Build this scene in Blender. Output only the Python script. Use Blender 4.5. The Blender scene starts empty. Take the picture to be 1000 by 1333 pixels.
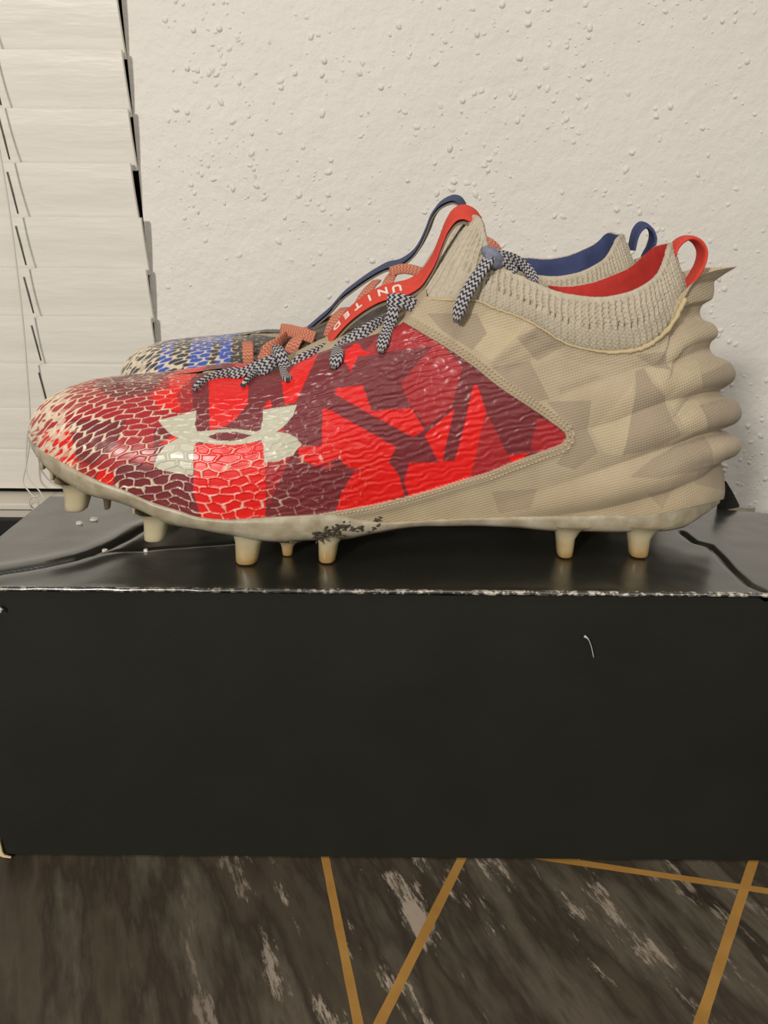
import bpy, math, random
import numpy as np
from mathutils import Vector, Matrix
random.seed(4); RNG = np.random.RandomState(7)

# ------------------------------------------------------------------ camera
F_PX = 975.0; TH = math.radians(21.09); RHO = math.radians(0.5); CZ = 0.2821
ct, st = math.cos(TH), math.sin(TH); cr, sr = math.cos(RHO), math.sin(RHO)
sc = bpy.context.scene
cd = bpy.data.cameras.new('camera'); cam = bpy.data.objects.new('camera', cd)
sc.collection.objects.link(cam); sc.camera = cam
cd.sensor_fit = 'HORIZONTAL'; cd.sensor_width = 36.0; cd.lens = 36.0 * F_PX / 1000.0
cd.clip_start = 0.01; cd.clip_end = 50
_R = Vector((1, 0, 0)); _U = Vector((0, st, ct)); _F = Vector((0, ct, -st))
_r = _R * cr + _U * sr; _u = -_R * sr + _U * cr
M = Matrix.Identity(4)
for i in range(3):
    M[i][0] = _r[i]; M[i][1] = _u[i]; M[i][2] = -_F[i]
M[2][3] = CZ
cam.matrix_world = M

# ------------------------------------------------------------------ world, lamps, exposure
w = bpy.data.worlds.new('world'); sc.world = w; w.use_nodes = True
w.node_tree.nodes['Background'].inputs[0].default_value = (1.0, 0.96, 0.90, 1)
w.node_tree.nodes['Background'].inputs[1].default_value = 0.22
def area(name, loc, target, size, power, col):
    l = bpy.data.lights.new(name, 'AREA'); l.shape = 'DISK'; l.size = size; l.energy = power; l.color = col
    o = bpy.data.objects.new(name, l); sc.collection.objects.link(o); o.location = loc
    o.rotation_euler = (Vector(target) - Vector(loc)).to_track_quat('-Z', 'Y').to_euler()
    return o
LC = (1.0, 0.955, 0.895)
area('left_lamp', (-0.72, -1.15, 0.78), (0, 0.45, 0.2), 0.16, 21.5, LC)
area('right_fill', (0.9, -1.3, 1.0), (0, 0.45, 0.2), 0.9, 7.0, LC)  # broad weak fill added on the right, no lamp stands there
area('overhead_fill', (0.1, -0.3, 1.6), (0, 0.45, 0.2), 0.5, 5.0, LC)  # unseen overhead fill, lifts the shade left by the main lamp
vs = sc.view_settings
vs.view_transform = 'Standard'; vs.look = 'None'; vs.exposure = 0.0; vs.gamma = 1.0; vs.use_curve_mapping = False

# ------------------------------------------------------------------ helpers
LID = 0.1436
def ray(x, y):
    x = np.asarray(x, float); y = np.asarray(y, float)
    u = (x - 500.0) / F_PX; v = (y - 666.5) / F_PX
    a = u * cr + v * sr; b = -u * sr + v * cr
    return a, ct - b * st, -st - b * ct
def P(x, y, Y):
    a, fy, fz = ray(x, y); k = Y / fy
    return np.stack([a * k, np.broadcast_to(Y, np.shape(a * k)) * 1.0, CZ + fz * k], -1)
def PZ(x, y, Z):
    a, fy, fz = ray(x, y); k = (Z - CZ) / fz
    return np.stack([a * k, fy * k, np.broadcast_to(Z, np.shape(k)) * 1.0], -1)
def proj(p):
    X, Y, Z = p[..., 0], p[..., 1], p[..., 2] - CZ
    zz = Y * ct - Z * st; a = X / zz; b = -(Y * st + Z * ct) / zz
    u = a * cr - b * sr; v = a * sr + b * cr
    return u * F_PX + 500.0, v * F_PX + 666.5
def pchip(xk, yk, x):
    xk = np.asarray(xk, float); yk = np.asarray(yk, float); x = np.clip(x, xk[0], xk[-1])
    h = np.diff(xk); d = np.diff(yk) / h; m = np.zeros_like(yk)
    for i in range(1, len(xk) - 1):
        if d[i - 1] * d[i] > 0:
            w1 = 2 * h[i] + h[i - 1]; w2 = h[i] + 2 * h[i - 1]
            m[i] = (w1 + w2) / (w1 / d[i - 1] + w2 / d[i])
    m[0] = d[0]; m[-1] = d[-1]
    i = np.clip(np.searchsorted(xk, x) - 1, 0, len(h) - 1)
    t = (x - xk[i]) / h[i]; t2 = t * t; t3 = t2 * t
    return (2*t3-3*t2+1)*yk[i] + (t3-2*t2+t)*h[i]*m[i] + (-2*t3+3*t2)*yk[i+1] + (t3-t2)*h[i]*m[i+1]
def sm(a, b, x):
    t = np.clip((x - a) / (b - a), 0, 1); return t * t * (3 - 2 * t)
def lin(c):
    c = np.asarray(c, float) / 255.0
    return np.where(c <= 0.04045, c / 12.92, ((c + 0.055) / 1.055) ** 2.4)
_T = RNG.rand(256, 256)
def vnoise(x, y):
    xi = np.floor(x).astype(int); yi = np.floor(y).astype(int); fx = x - xi; fy = y - yi
    fx = fx*fx*(3-2*fx); fy = fy*fy*(3-2*fy)
    g = lambda a, b: _T[a % 256, b % 256]
    return (g(xi, yi)*(1-fx)+g(xi+1, yi)*fx)*(1-fy) + (g(xi, yi+1)*(1-fx)+g(xi+1, yi+1)*fx)*fy
def inpoly(px, py, poly):
    c = np.zeros(px.shape, bool); n = len(poly)
    for i in range(n):
        x1, y1 = poly[i]; x2, y2 = poly[(i + 1) % n]
        if y1 == y2: continue
        k = ((y1 > py) != (y2 > py)) & (px < (x2 - x1) * (py - y1) / (y2 - y1) + x1)
        c ^= k
    return c
def pldist(px, py, pts):
    d = np.full(px.shape, 1e9)
    for i in range(len(pts) - 1):
        ax, ay = pts[i]; bx, by = pts[i + 1]; dx, dy = bx - ax, by - ay
        t = np.clip(((px - ax) * dx + (py - ay) * dy) / (dx * dx + dy * dy + 1e-12), 0, 1)
        d = np.minimum(d, np.hypot(px - ax - t * dx, py - ay - t * dy))
    return d
def spline(pts, n):
    pts = np.asarray(pts, float); d = np.r_[0, np.cumsum(np.linalg.norm(np.diff(pts, axis=0), axis=1))]
    # Catmull-Rom
    q = np.vstack([2*pts[0]-pts[1], pts, 2*pts[-1]-pts[-2]])
    s = np.linspace(0, d[-1], n); i = np.clip(np.searchsorted(d, s, 'right') - 1, 0, len(pts) - 2)
    t = ((s - d[i]) / (d[i+1] - d[i] + 1e-12))[:, None]
    p0, p1, p2, p3 = q[i], q[i+1], q[i+2], q[i+3]
    return 0.5*((2*p1)+(-p0+p2)*t+(2*p0-5*p1+4*p2-p3)*t*t+(-p0+3*p1-3*p2+p3)*t**3)

def link(o, parent=None):
    sc.collection.objects.link(o)
    if parent is not None: o.parent = parent
    return o
def raw_mesh(name, V, Fc, mat, parent=None, col=None, uv=None, smooth=True, matidx=None):
    """V (n,3) world, Fc (m,k) array of quads / list of faces"""
    V = np.asarray(V, float)
    if parent is not None: V = V - np.array(org(parent))
    me = bpy.data.meshes.new(name)
    if isinstance(Fc, np.ndarray):
        k = Fc.shape[1]; n = len(Fc)
        me.vertices.add(len(V)); me.vertices.foreach_set('co', V.astype(np.float32).ravel())
        me.loops.add(n * k); me.loops.foreach_set('vertex_index', Fc.astype(np.int32).ravel())
        me.polygons.add(n); me.polygons.foreach_set('loop_start', (np.arange(n) * k).astype(np.int32))
        me.update(calc_edges=True)
    else:
        me.from_pydata([tuple(v) for v in V], [], [list(map(int, f)) for f in Fc]); me.update()
    me.validate()
    me.polygons.foreach_set('use_smooth', [bool(smooth)] * len(me.polygons))
    if col is not None:
        a = me.color_attributes.new('Col', 'FLOAT_COLOR', 'POINT')
        c = np.ones((len(V), 4), np.float32); c[:, :3] = col; a.data.foreach_set('color', c.ravel())
    if uv is not None:
        l = me.uv_layers.new(name='UVMap'); vi = np.empty(len(me.loops), np.int32)
        me.loops.foreach_get('vertex_index', vi); l.data.foreach_set('uv', uv[vi].astype(np.float32).ravel())
    for m in (mat if isinstance(mat, (list, tuple)) else [mat]): me.materials.append(m)
    if matidx is not None: me.polygons.foreach_set('material_index', np.asarray(matidx, np.int32))
    o = bpy.data.objects.new(name, me)
    return link(o, parent)
ORG = {}
def org(p):
    return ORG.get(p.name, (0, 0, 0))
def child_org(o, parent):
    ORG[o.name] = org(parent)
def gridfaces(n, m, flip=False, closed_m=False):
    i, j = np.meshgrid(np.arange(n - 1), np.arange(m if closed_m else m - 1), indexing='ij')
    j2 = (j + 1) % m
    a = i * m + j; b = i * m + j2; c = (i + 1) * m + j2; d = (i + 1) * m + j
    f = np.stack([a, d, c, b] if flip else [a, b, c, d], -1).reshape(-1, 4)
    return f
def thing(name, loc, label, cat, group=None):
    o = bpy.data.objects.new(name, None); o.empty_display_size = 0.02; link(o); o.location = loc
    o['label'] = label; o['category'] = cat
    if group: o['group'] = group
    ORG[o.name] = tuple(loc); return o
def boxmesh(lo, hi, bev=0.0):
    x0, y0, z0 = lo; x1, y1, z1 = hi
    V = np.array([[x0,y0,z0],[x1,y0,z0],[x1,y1,z0],[x0,y1,z0],[x0,y0,z1],[x1,y0,z1],[x1,y1,z1],[x0,y1,z1]], float)
    F = [(0,3,2,1),(4,5,6,7),(0,1,5,4),(1,2,6,5),(2,3,7,6),(3,0,4,7)]
    return V, F
def tube(pts, r, n=8, squash=None, cap=True):
    pts = np.asarray(pts, float); k = len(pts); r = np.broadcast_to(r, (k,))
    T = np.gradient(pts, axis=0); T /= np.linalg.norm(T, axis=1)[:, None] + 1e-12
    up = np.array([0, 0, 1.0]) if abs(T[0][2]) < .9 else np.array([0, 1.0, 0])
    A = np.cross(T, up); A /= np.linalg.norm(A, axis=1)[:, None] + 1e-9; B = np.cross(A, T)
    th = np.linspace(0, 2*np.pi, n, endpoint=False)
    V = pts[:, None] + r[:, None, None] * (np.cos(th)[None, :, None]*A[:, None] + np.sin(th)[None, :, None]*B[:, None])
    V = V.reshape(-1, 3); F = [list(f) for f in gridfaces(k, n, closed_m=True)]
    if cap: F += [list(range(n))[::-1], [(k-1)*n+i for i in range(n)]]
    return V, F
def joinm(lst):
    V = []; F = []; n = 0
    for v, f in lst:
        V.append(np.asarray(v)); F += [[i + n for i in q] for q in f]; n += len(v)
    return np.vstack(V), F
def strap(pts, wdir, width, thick, name, mat, parent, taper=0.0, nseg=None, round_=True):
    """flat webbing along pts; wdir per point; UV u=metres along, v=0..1 across"""
    pts = np.asarray(pts, float); k = len(pts)
    wd = np.broadcast_to(np.asarray(wdir, float), pts.shape).copy()
    T = np.gradient(pts, axis=0); T /= np.linalg.norm(T, axis=1)[:, None] + 1e-12
    wd -= (wd * T).sum(1)[:, None] * T; wd /= np.linalg.norm(wd, axis=1)[:, None] + 1e-12
    N = np.cross(T, wd)
    s = np.r_[0, np.cumsum(np.linalg.norm(np.diff(pts, axis=0), axis=1))]
    wv = np.full(k, width)
    if taper > 0:
        e = np.minimum(1, np.minimum(1e9, (s[-1] - s) / taper)); wv = width * np.sqrt(np.clip(0.12 + 0.88 * e, 0, 1))
    m = 16; th = np.linspace(0, 2*np.pi, m, endpoint=False)
    cx = np.sign(np.cos(th)) * np.abs(np.cos(th)) ** 0.55; cy = np.sign(np.sin(th)) * np.abs(np.sin(th)) ** 0.8
    V = pts[:, None] + cx[None, :, None]*wd[:, None]*wv[:, None, None]/2 + cy[None, :, None]*N[:, None]*thick/2
    uv = np.stack([np.broadcast_to(s[:, None], (k, m)), np.broadcast_to(cx[None]*.5+.5, (k, m))], -1).reshape(-1, 2)
    F = [list(f) for f in gridfaces(k, m, closed_m=True)] + [list(range(m))[::-1], [(k-1)*m+i for i in range(m)]]
    return raw_mesh(name, V.reshape(-1, 3), F, mat, parent, uv=uv)

# ------------------------------------------------------------------ materials
class NT:
    def __init__(s, name):
        s.m = bpy.data.materials.new(name); s.m.use_nodes = True; s.t = s.m.node_tree
        s.b = s.t.nodes['Principled BSDF']
    def n(s, typ, **kw):
        o = s.t.nodes.new(typ)
        for k, v in kw.items(): setattr(o, k, v)
        return o
    def l(s, a, b): s.t.links.new(a, b)
    def math(s, op, a, b=None, c=None, clamp=False):
        o = s.n('ShaderNodeMath', operation=op); o.use_clamp = clamp
        for i, v in enumerate((a, b, c)):
            if v is None: continue
            if isinstance(v, (int, float)): o.inputs[i].default_value = v
            else: s.l(v, o.inputs[i])
        return o.outputs[0]
    def mix(s, f, a, b, mode='MIX'):
        o = s.n('ShaderNodeMix', data_type='RGBA', blend_type=mode)
        for i, v in ((0, f), (6, a), (7, b)):
            if isinstance(v, (int, float)): o.inputs[i].default_value = v
            elif isinstance(v, (tuple, list, np.ndarray)): o.inputs[i].default_value = (*[float(q) for q in v[:3]], 1)
            else: s.l(v, o.inputs[i])
        return o.outputs[2]
    def noise(s, vec, scale, detail=3, rough=.55, out=0):
        o = s.n('ShaderNodeTexNoise'); o.inputs['Scale'].default_value = scale
        o.inputs['Detail'].default_value = detail; o.inputs['Roughness'].default_value = rough
        if vec is not None: s.l(vec, o.inputs['Vector'])
        return o.outputs[out]
    def ramp(s, fac, stops):
        o = s.n('ShaderNodeValToRGB'); e = o.color_ramp.elements
        while len(e) < len(stops): e.new(0.5)
        for q, (p, c) in zip(e, stops):
            q.position = p; q.color = (*[float(k) for k in (c if hasattr(c, '__len__') else (c,)*3)[:3]], 1)
        s.l(fac, o.inputs[0]); return o.outputs[0]
    def obj(s):
        return s.n('ShaderNodeTexCoord').outputs['Object']
    def geo(s):
        return s.n('ShaderNodeNewGeometry').outputs['Position']
    def bump(s, h, dist, strength=1.0, prev=None):
        o = s.n('ShaderNodeBump'); o.inputs['Distance'].default_value = dist; o.inputs['Strength'].default_value = strength
        s.l(h, o.inputs['Height'])
        if prev is not None: s.l(prev, o.inputs['Normal'])
        return o.outputs[0]
    def set(s, **kw):
        for k, v in kw.items():
            k = k.replace('_', ' '); i = s.b.inputs[k]
            if isinstance(v, (int, float)): i.default_value = v
            elif isinstance(v, (tuple, list, np.ndarray)): i.default_value = (*[float(q) for q in v[:3]], 1) if k != 'Subsurface Radius' else v
            else: s.l(v, i)
        return s
def simple(name, rgb, rough=.6, nscale=0, namp=.15, bump=0, bscale=900, spec=.5):
    t = NT(name); c = lin(rgb)
    if nscale:
        n = t.noise(t.obj(), nscale); col = t.mix(n, c * (1 - namp), np.clip(c * (1 + namp), 0, 1)); t.set(Base_Color=col)
    else: t.set(Base_Color=c)
    t.set(Roughness=rough, Specular_IOR_Level=spec)
    if bump: t.set(Normal=t.bump(t.noise(t.obj(), bscale, 2), bump))
    return t.m
def vcol_mat(name, rough, bumpdist, kind):
    t = NT(name); a = t.n('ShaderNodeVertexColor'); a.layer_name = 'Col'
    v = t.obj()
    if kind == 'film':
        col = a.outputs[0]; h = t.noise(v, 1500, 2); t.set(Base_Color=col, Roughness=rough, Specular_IOR_Level=.38, Normal=t.bump(h, bumpdist))
        t.set(Coat_Weight=.35, Coat_Roughness=.27)
    else:
        # woven fabric : two fine waves on the diagonals
        sep = t.n('ShaderNodeSeparateXYZ'); t.l(v, sep.inputs[0])
        wx = t.math('SINE', t.math('MULTIPLY', t.math('ADD', sep.outputs[0], t.math('MULTIPLY', sep.outputs[2], .25)), 5200))
        wz = t.math('SINE', t.math('MULTIPLY', t.math('SUBTRACT', sep.outputs[2], t.math('MULTIPLY', sep.outputs[0], .3)), 5200))
        h = t.math('ADD', wx, wz); n = t.noise(v, 60, 4)
        col = t.mix(t.math('MULTIPLY', n, .5), a.outputs[0], lin((120, 98, 70)))
        col = t.mix(t.math('MULTIPLY_ADD', h, .035, .07, clamp=True), col, lin((95, 78, 58)))
        t.set(Base_Color=col, Roughness=rough, Specular_IOR_Level=.25, Normal=t.bump(h, bumpdist), Sheen_Weight=.1)
    return t.m
def zigzag_mat(name, c1, c2, period=0.0030, teeth=1.0, amp=0.55):
    t = NT(name); uv = t.n('ShaderNodeUVMap').outputs[0]; sp = t.n('ShaderNodeSeparateXYZ'); t.l(uv, sp.inputs[0])
    u = t.math('DIVIDE', sp.outputs[0], period)
    z = t.math('PINGPONG', t.math('MULTIPLY', sp.outputs[1], 4.0 * teeth), 1.0)
    k = t.math('FRACT', t.math('ADD', u, t.math('MULTIPLY', z, amp)))
    f = t.math('LESS_THAN', k, 0.5); n = t.noise(t.obj(), 1200, 2)
    fine = t.math('ABSOLUTE', t.math('SINE', t.math('MULTIPLY', sp.outputs[1], 34)))
    fu = t.math('ABSOLUTE', t.math('SINE', t.math('MULTIPLY', sp.outputs[0], 5200)))
    h = t.math('ADD', t.math('MULTIPLY', fine, .6), fu)
    col = t.mix(f, lin(c1), lin(c2)); col = t.mix(t.math('MULTIPLY', n, .35), col, lin((60, 55, 50)))
    t.set(Base_Color=col, Roughness=.8, Specular_IOR_Level=.2, Normal=t.bump(h, .0002)); return t.m

M_FILM = vcol_mat('red_film', .42, .00006, 'film')
M_FAB = vcol_mat('woven_upper', .85, .00005, 'fabric')
def knit_mat(name='knit'):
    t = NT(name); a = t.n('ShaderNodeVertexColor'); a.layer_name = 'Col'
    uv = t.n('ShaderNodeUVMap').outputs[0]; sp = t.n('ShaderNodeSeparateXYZ'); t.l(uv, sp.inputs[0])
    a1 = t.math('SINE', t.math('MULTIPLY', sp.outputs[0], 3600)); b1 = t.math('SINE', t.math('MULTIPLY', sp.outputs[1], 3000))
    h = t.math('MULTIPLY', a1, b1)
    col = t.mix(t.math('MULTIPLY', t.noise(t.obj(), 250, 4), .45), a.outputs[0], lin((125, 108, 84)))
    t.set(Base_Color=col, Roughness=.9, Specular_IOR_Level=.15, Normal=t.bump(h, .00007)); return t.m
M_KNIT = knit_mat()
def tpu(name, c, c2, tr=.0):
    t = NT(name); n = t.noise(t.obj(), 140, 4); col = t.mix(t.ramp(n, [(.35, 0), (.65, 1)]), lin(c), lin(c2))
    t.set(Base_Color=col, Roughness=.38, Subsurface_Weight=.25, Subsurface_Scale=.004, Specular_IOR_Level=.5)
    t.set(Normal=t.bump(t.noise(t.obj(), 500, 3), .00012)); return t.m
M_PLATE = tpu('plate_plastic', (178, 168, 146), (150, 138, 112))
def stud_mat():
    t = NT('stud_plastic'); g = t.geo(); sp = t.n('ShaderNodeSeparateXYZ'); t.l(g, sp.inputs[0])
    n = t.noise(t.obj(), 220, 4)
    zf = t.math('MULTIPLY', t.math('SUBTRACT', sp.outputs[2], LID), 90)
    f = t.math('ADD', zf, t.math('MULTIPLY', t.math('SUBTRACT', n, .5), .9), clamp=True)
    t.set(Base_Color=t.mix(f, lin((158, 126, 70)), lin((184, 172, 140))), Roughness=.3, Subsurface_Weight=.4, Subsurface_Scale=.005)
    return t.m
M_STUD = stud_mat()
M_RED_WEB = simple('red_webbing', (206, 70, 56), .75, 400, .15, .00015, 2500, .2)
M_RED_LIN = simple('red_lining', (186, 58, 52), .9, 200, .2, .0002, 1800, .1)
M_NAVY_WEB = simple('navy_webbing', (70, 78, 104), .75, 400, .2, .00015, 2500, .2)
M_NAVY_LIN = simple('navy_lining', (70, 78, 114), .9, 60, .5, .0002, 1800, .1)
M_EDGE = simple('grey_edge_binding', (128, 118, 104), .85, 300, .2, .0002, 1800, .1)
M_BEIGE = simple('beige_cloth', (176, 160, 132), .9, 300, .2, .0003, 1500, .1)
M_STITCH = simple('stitch_thread', (186, 168, 136), .8, 600, .2)
M_WHITE = simple('white_print', (226, 214, 200), .7)
M_LACE_N = zigzag_mat('navy_white_lace', (50, 52, 84), (206, 200, 188), .0021, 1.5)
M_LACE_O = zigzag_mat('orange_lace', (212, 112, 84), (230, 166, 138), .0017, 1.5)
M_DIRT = simple('dried_glue', (66, 54, 40), .7, 600, .5, .0008, 900)

# ------------------------------------------------------------------ cleat definition (outlines in side view)
YC = 0.335
# bottom feather line x,y -> top line x,y , half width at the top line (mm)
ST = [(37,566,37.5,557,0),(41,573,40,546,0),(50,583,46,535,0),(62,592,55,524,0),(80,602,71,513,0),(100,613,93,505,0),
 (130,627,128,500,0),(165,640,165,496,0),(200,655,205,491,0),(232,665,240,487,1),(262,674,272,486,5),(300,677,308,490,10),
 (340,675,345,487,13),(380,673,378,476,15),(420,671,412,461,16),(440,672,440,450,17),(470,677,492,434,18),(500,680,526,419,19),
 (530,679,543,398,20),(560,677,556,386,22),(600,675,600,389,26),(640,674,644,400,28),(690,673,690,417,31),(735,672,737,445,32),
 (775,671,784,456,32),(810,669,827,454,31),(840,667,856,440,28),(865,664,878,415,23),(885,660,892,386,18),
 (900,657,905,366,14),(915,654,928,353,9),(937,649,960,347,0)]
ST = np.array(ST, float)
HEEL = [(937,649),(938,630),(940,614),(939,601),(945,591),(956,579),(948,570),(937,560),(945,551),(956,539),(954,529),(942,520),(937,509),
 (944,499),(950,488),(946,478),(930,466),(924,452),(926,443),(933,433),(930,425),(915,416),(911,407),(914,398),(928,388),(930,378),(930,368),(942,358),(960,347)]
def half_w(x):
    base = pchip([37,167,230,290,350,420,500,600,700,800,937],[43,44,46.5,48,47.5,44.5,38.5,34.5,33.5,33.5,33], x)
    toe = np.where(x < 167, np.clip(1 - np.clip(1 - (x - 37) / 130, 0, 1) ** 2.6, 0, 1) ** .5, 1)
    heel = np.where(x > 855, np.clip(1 - np.clip((x - 855) / 82, 0, 1) ** 2.3, 0, 1) ** .5, 1)
    return base * toe * heel / 1000.0
def cluster(n, a=.72):
    s = np.linspace(0, 1, n); return s - a * np.sin(2*np.pi*s) / (2*np.pi)
VAL = [  # ridge valleys, top to bottom
 [(600,395),(820,420),(860,418),(880,402),(911,372)],
 [(600,420),(790,455),(860,448),(885,430),(911,407)],
 [(600,560),(700,528),(739,509),(778,496),(830,478),(869,474),(898,462),(924,452)],
 [(600,610),(700,572),(773,556),(799,549),(830,536),(869,522),(913,512),(937,509)],
 [(560,682),(600,668),(660,652),(700,639),(726,631),(778,613),(830,595),(882,577),(921,564),(937,560)],
 [(560,700),(640,684),(726,671),(778,664),(817,655),(869,641),(913,622),(939,602)],
 [(560,760),(937,665)]]
RED_EDGE = [(526,420),(553,436),(580,452),(602,467),(620,480),(642,498),(660,511),(700,537),(728,557),(736,564),(737,570),(731,578),(712,585),
 (688,594),(664,603),(632,616),(600,625),(560,638),(524,648),(490,656),(455,662),(420,668)]
RED_POLY = [(-200,200),(540,200),(526,420)] + RED_EDGE + [(400,672),(380,760),(-200,760)]
BRIGHT = [
 [(272,495),(300,486),(325,480),(323,525),(305,548),(290,556),(273,560)], [(253,578),(342,575),(346,600),(346,674),(262,676),(252,640)],
 [(352,519),(354,531),(342,532)], [(367,498),(385,474),(418,452),(385,524),(371,527)],
 [(450,455),(466,446),(472,456),(486,459),(466,464),(457,483),(448,470)],
 [(436,506),(472,501),(484,535),(536,531),(553,560),(538,569),(484,540),(436,513)],
 [(420,532),(430,534),(516,582),(508,597),(505,610),(480,612),(455,610),(440,596),(412,607),(390,598),(388,582),(419,580)],
 [(462,614),(508,603),(520,620),(527,646),(470,662),(436,670),(445,640)],
 [(553,566),(592,531),(576,600),(570,600)], [(526,626),(533,603),(592,600),(603,560),(616,503),(621,500),(633,536),(612,622),(534,650)],
 [(662,593),(690,589),(668,606)], [(218,486),(264,480),(240,502),(230,515),(236,535),(207,532),(196,512),(222,505)],
 [(55,560),(90,560),(100,600),(88,618),(50,596)], [(130,610),(150,614),(146,636),(124,628)], [(228,575),(205,580),(235,560)]]
MIDRED = [
 [(633,536),(662,594),(666,610),(612,622)], [(526,420),(576,450),(500,458),(470,466),(490,440)],
 [(522,498),(564,450),(575,447),(602,478),(588,530),(556,556),(530,520)], [(345,578),(420,585),(440,612),(400,640),(348,655)],
 [(700,545),(760,560),(740,600),(690,585)], [(350,540),(368,530),(372,600),(345,590)],
 [(-100,400),(248,470),(252,540),(200,560),(200,600),(252,626),(150,640),(-100,640)]]
MAROON2 = [[(92,546),(165,546),(150,580),(120,606),(98,596)], [(118,625),(170,600),(240,618),(264,640),(262,678),(190,660)],
 [(120,500),(215,490),(196,512),(150,520)], [(385,580),(425,612),(440,604),(470,598),(455,620),(440,668),(380,674),(352,652)]]
LOGO = [(205.7,547),(213.6,557),(223,565.7),(232.3,570),(216,579.6),(205.2,592.8),(200,607),(211,612),(230.4,616.3),(251.5,618),(251.5,591.6),
 (254.4,577),(259,575.3),(280.8,578.6),(304.8,579.2),(324,577),(339.6,572.9),(343,579.6),(343.9,602.4),(362.4,600.7),(379,592.8),(393,579),
 (386.4,570),(374.4,564),(359.5,562.3),(369.6,555.6),(381.6,541),(386.4,526.8),(367,529.7),(342,533.3),(342,546),(339.6,559.2),
 (333.6,561.6),(309.6,558.7),(283,559.2),(266.4,561),(256.8,561.6),(254,553),(256.3,534),(236.4,540)]
LOGO_HOLE = [(270,568.3),(283,563.5),(307,562.5),(328,566.6),(314.4,572),(300,574),(283,573.8)]
TAN_GREY = [[(712,523),(769,521),(765,560),(778,588),(748,611),(724,604),(750,568)],
 [(827,483),(838,479),(846,499),(866,522),(869,546),(882,566),(856,582),(809,592),(822,540)],
 [(882,579),(916,566),(921,603),(856,618),(817,618),(850,595)], [(826,462),(862,458),(872,482),(850,478)],
 [(556,408),(621,408),(634,434),(615,456),(575,430)], [(640,478),(690,470),(716,520),(690,524)],
 [(905,490),(960,470),(960,500),(910,505)],[(905,530),(960,520),(965,550),(915,556)],[(900,610),(945,600),(945,640),(905,630)],
 [(640,640),(700,636),(690,660),(650,668)],[(840,640),(880,632),(860,660)],[(700,425),(740,448),(700,470),(672,440)]]
TAN_LIGHT = [[(640,400),(690,420),(640,470),(600,440)],[(770,560),(822,500),(822,540),(809,592),(785,588)],[(840,480),(905,470),(905,500),(866,520)],[(870,525),(905,520),(915,556),(885,562)]]

def scale_field(a, b, jit=.16):
    """hex scale net: returns F2-F1 distance (0 on the net lines) and cell id noise"""
    f1 = np.full(a.shape, 9.0); f2 = np.full(a.shape, 9.0); cid = np.zeros(a.shape)
    bi = np.floor(b).astype(int)
    for db in (-1, 0, 1):
        r = bi + db; off = (r % 2) * .5; ai = np.floor(a - off).astype(int)
        for da in (-1, 0, 1):
            c = ai + da; h1 = _T[c % 256, r % 256]; h2 = _T[(c * 7 + 31) % 256, (r * 5 + 17) % 256]
            ca = c + off + .5 + (h1 - .5) * jit * 2; cb = r + .5 + (h2 - .5) * jit * 1.4
            d = np.hypot((a - ca) * 1.0, (b - cb) * 1.05)
            nearer = d < f1; f2 = np.where(nearer, f1, np.minimum(f2, d)); cid = np.where(nearer, h2, cid); f1 = np.where(nearer, d, f1)
    return f2 - f1, cid

def side_grid(ns, nt):
    bx = 37 + 900 * cluster(ns, .72); tau = np.linspace(0, 1, nt); t = np.sin(tau * np.pi / 2)
    k = ST[:, 0]; by = pchip(k, ST[:, 1], bx); tx = pchip(k, ST[:, 2], bx); ty = pchip(k, ST[:, 3], bx); wt = pchip(k, ST[:, 4], bx) / 1000
    Wb = half_w(bx)
    T2 = t[None, :]; X = bx[:, None] * (1 - T2) + tx[:, None] * T2; Y = by[:, None] * (1 - T2) + ty[:, None] * T2
    H = np.array(HEEL, float); hy = H[::1, 1]; hx = H[:, 0]
    th = (hy - 649) / (347 - 649); ord_ = np.argsort(th)
    hxt = pchip(th[ord_], hx[ord_], t); lx = 937 * (1 - t) + 960 * t
    bl = sm(800, 937, bx)[:, None] ** 1.6
    X = X + bl * (hxt - lx)[None, :]
    wt = np.minimum(wt, np.maximum(Wb, 0) + 0 * wt) if False else wt
    heelf = np.where(bx > 855, np.clip(1 - np.clip((bx - 855) / 82, 0, 1) ** 2.3, 0, 1) ** .5, 1)
    flat = sm(440, 620, bx)[:, None]          # rear half of the shoe has upright walls
    prof = (1 - flat) * np.sqrt(np.clip(1 - T2 ** 2.4, 0, 1)) + flat * (1 - T2 ** 1.6)
    w = wt[:, None] + (Wb[:, None] - wt[:, None]) * prof
    w = w + .0035 * flat * np.sin(np.pi * np.clip(T2 * 1.1, 0, 1)) * heelf[:, None] * (1 - sm(840, 930, bx)[:, None])
    # toe spring bulge low on the forefoot
    w = w + .0015 * (1 - flat) * np.sin(np.pi * np.clip(T2 * 1.6, 0, 1)) * sm(60, 160, bx)[:, None]
    return bx, tau, t, X, Y, w

def heel_wave(px, py):
    ys = np.stack([np.interp(px, [q[0] for q in v], [q[1] for q in v]) for v in VAL], 0)
    d = np.zeros(px.shape)
    for i in range(len(VAL) - 1):
        y0, y1 = ys[i], ys[i + 1]; k = (py >= y0) & (py < y1)
        ph = np.clip((py - y0) / (y1 - y0 + 1e-9), 0, 1)
        # crest nearer the lower valley: folds overhang slightly
        prof = np.sin(np.pi * ph ** 1.25) ** 1.0
        A0 = [.0, .5, .9, 1.0, 1.1, .7][i]; fs, fe = [(860,930),(770,920),(690,900),(700,900),(600,850),(640,860)][i]
        d = np.where(k, prof * A0 * sm(fs, fe, px), d)
    return d

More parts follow.
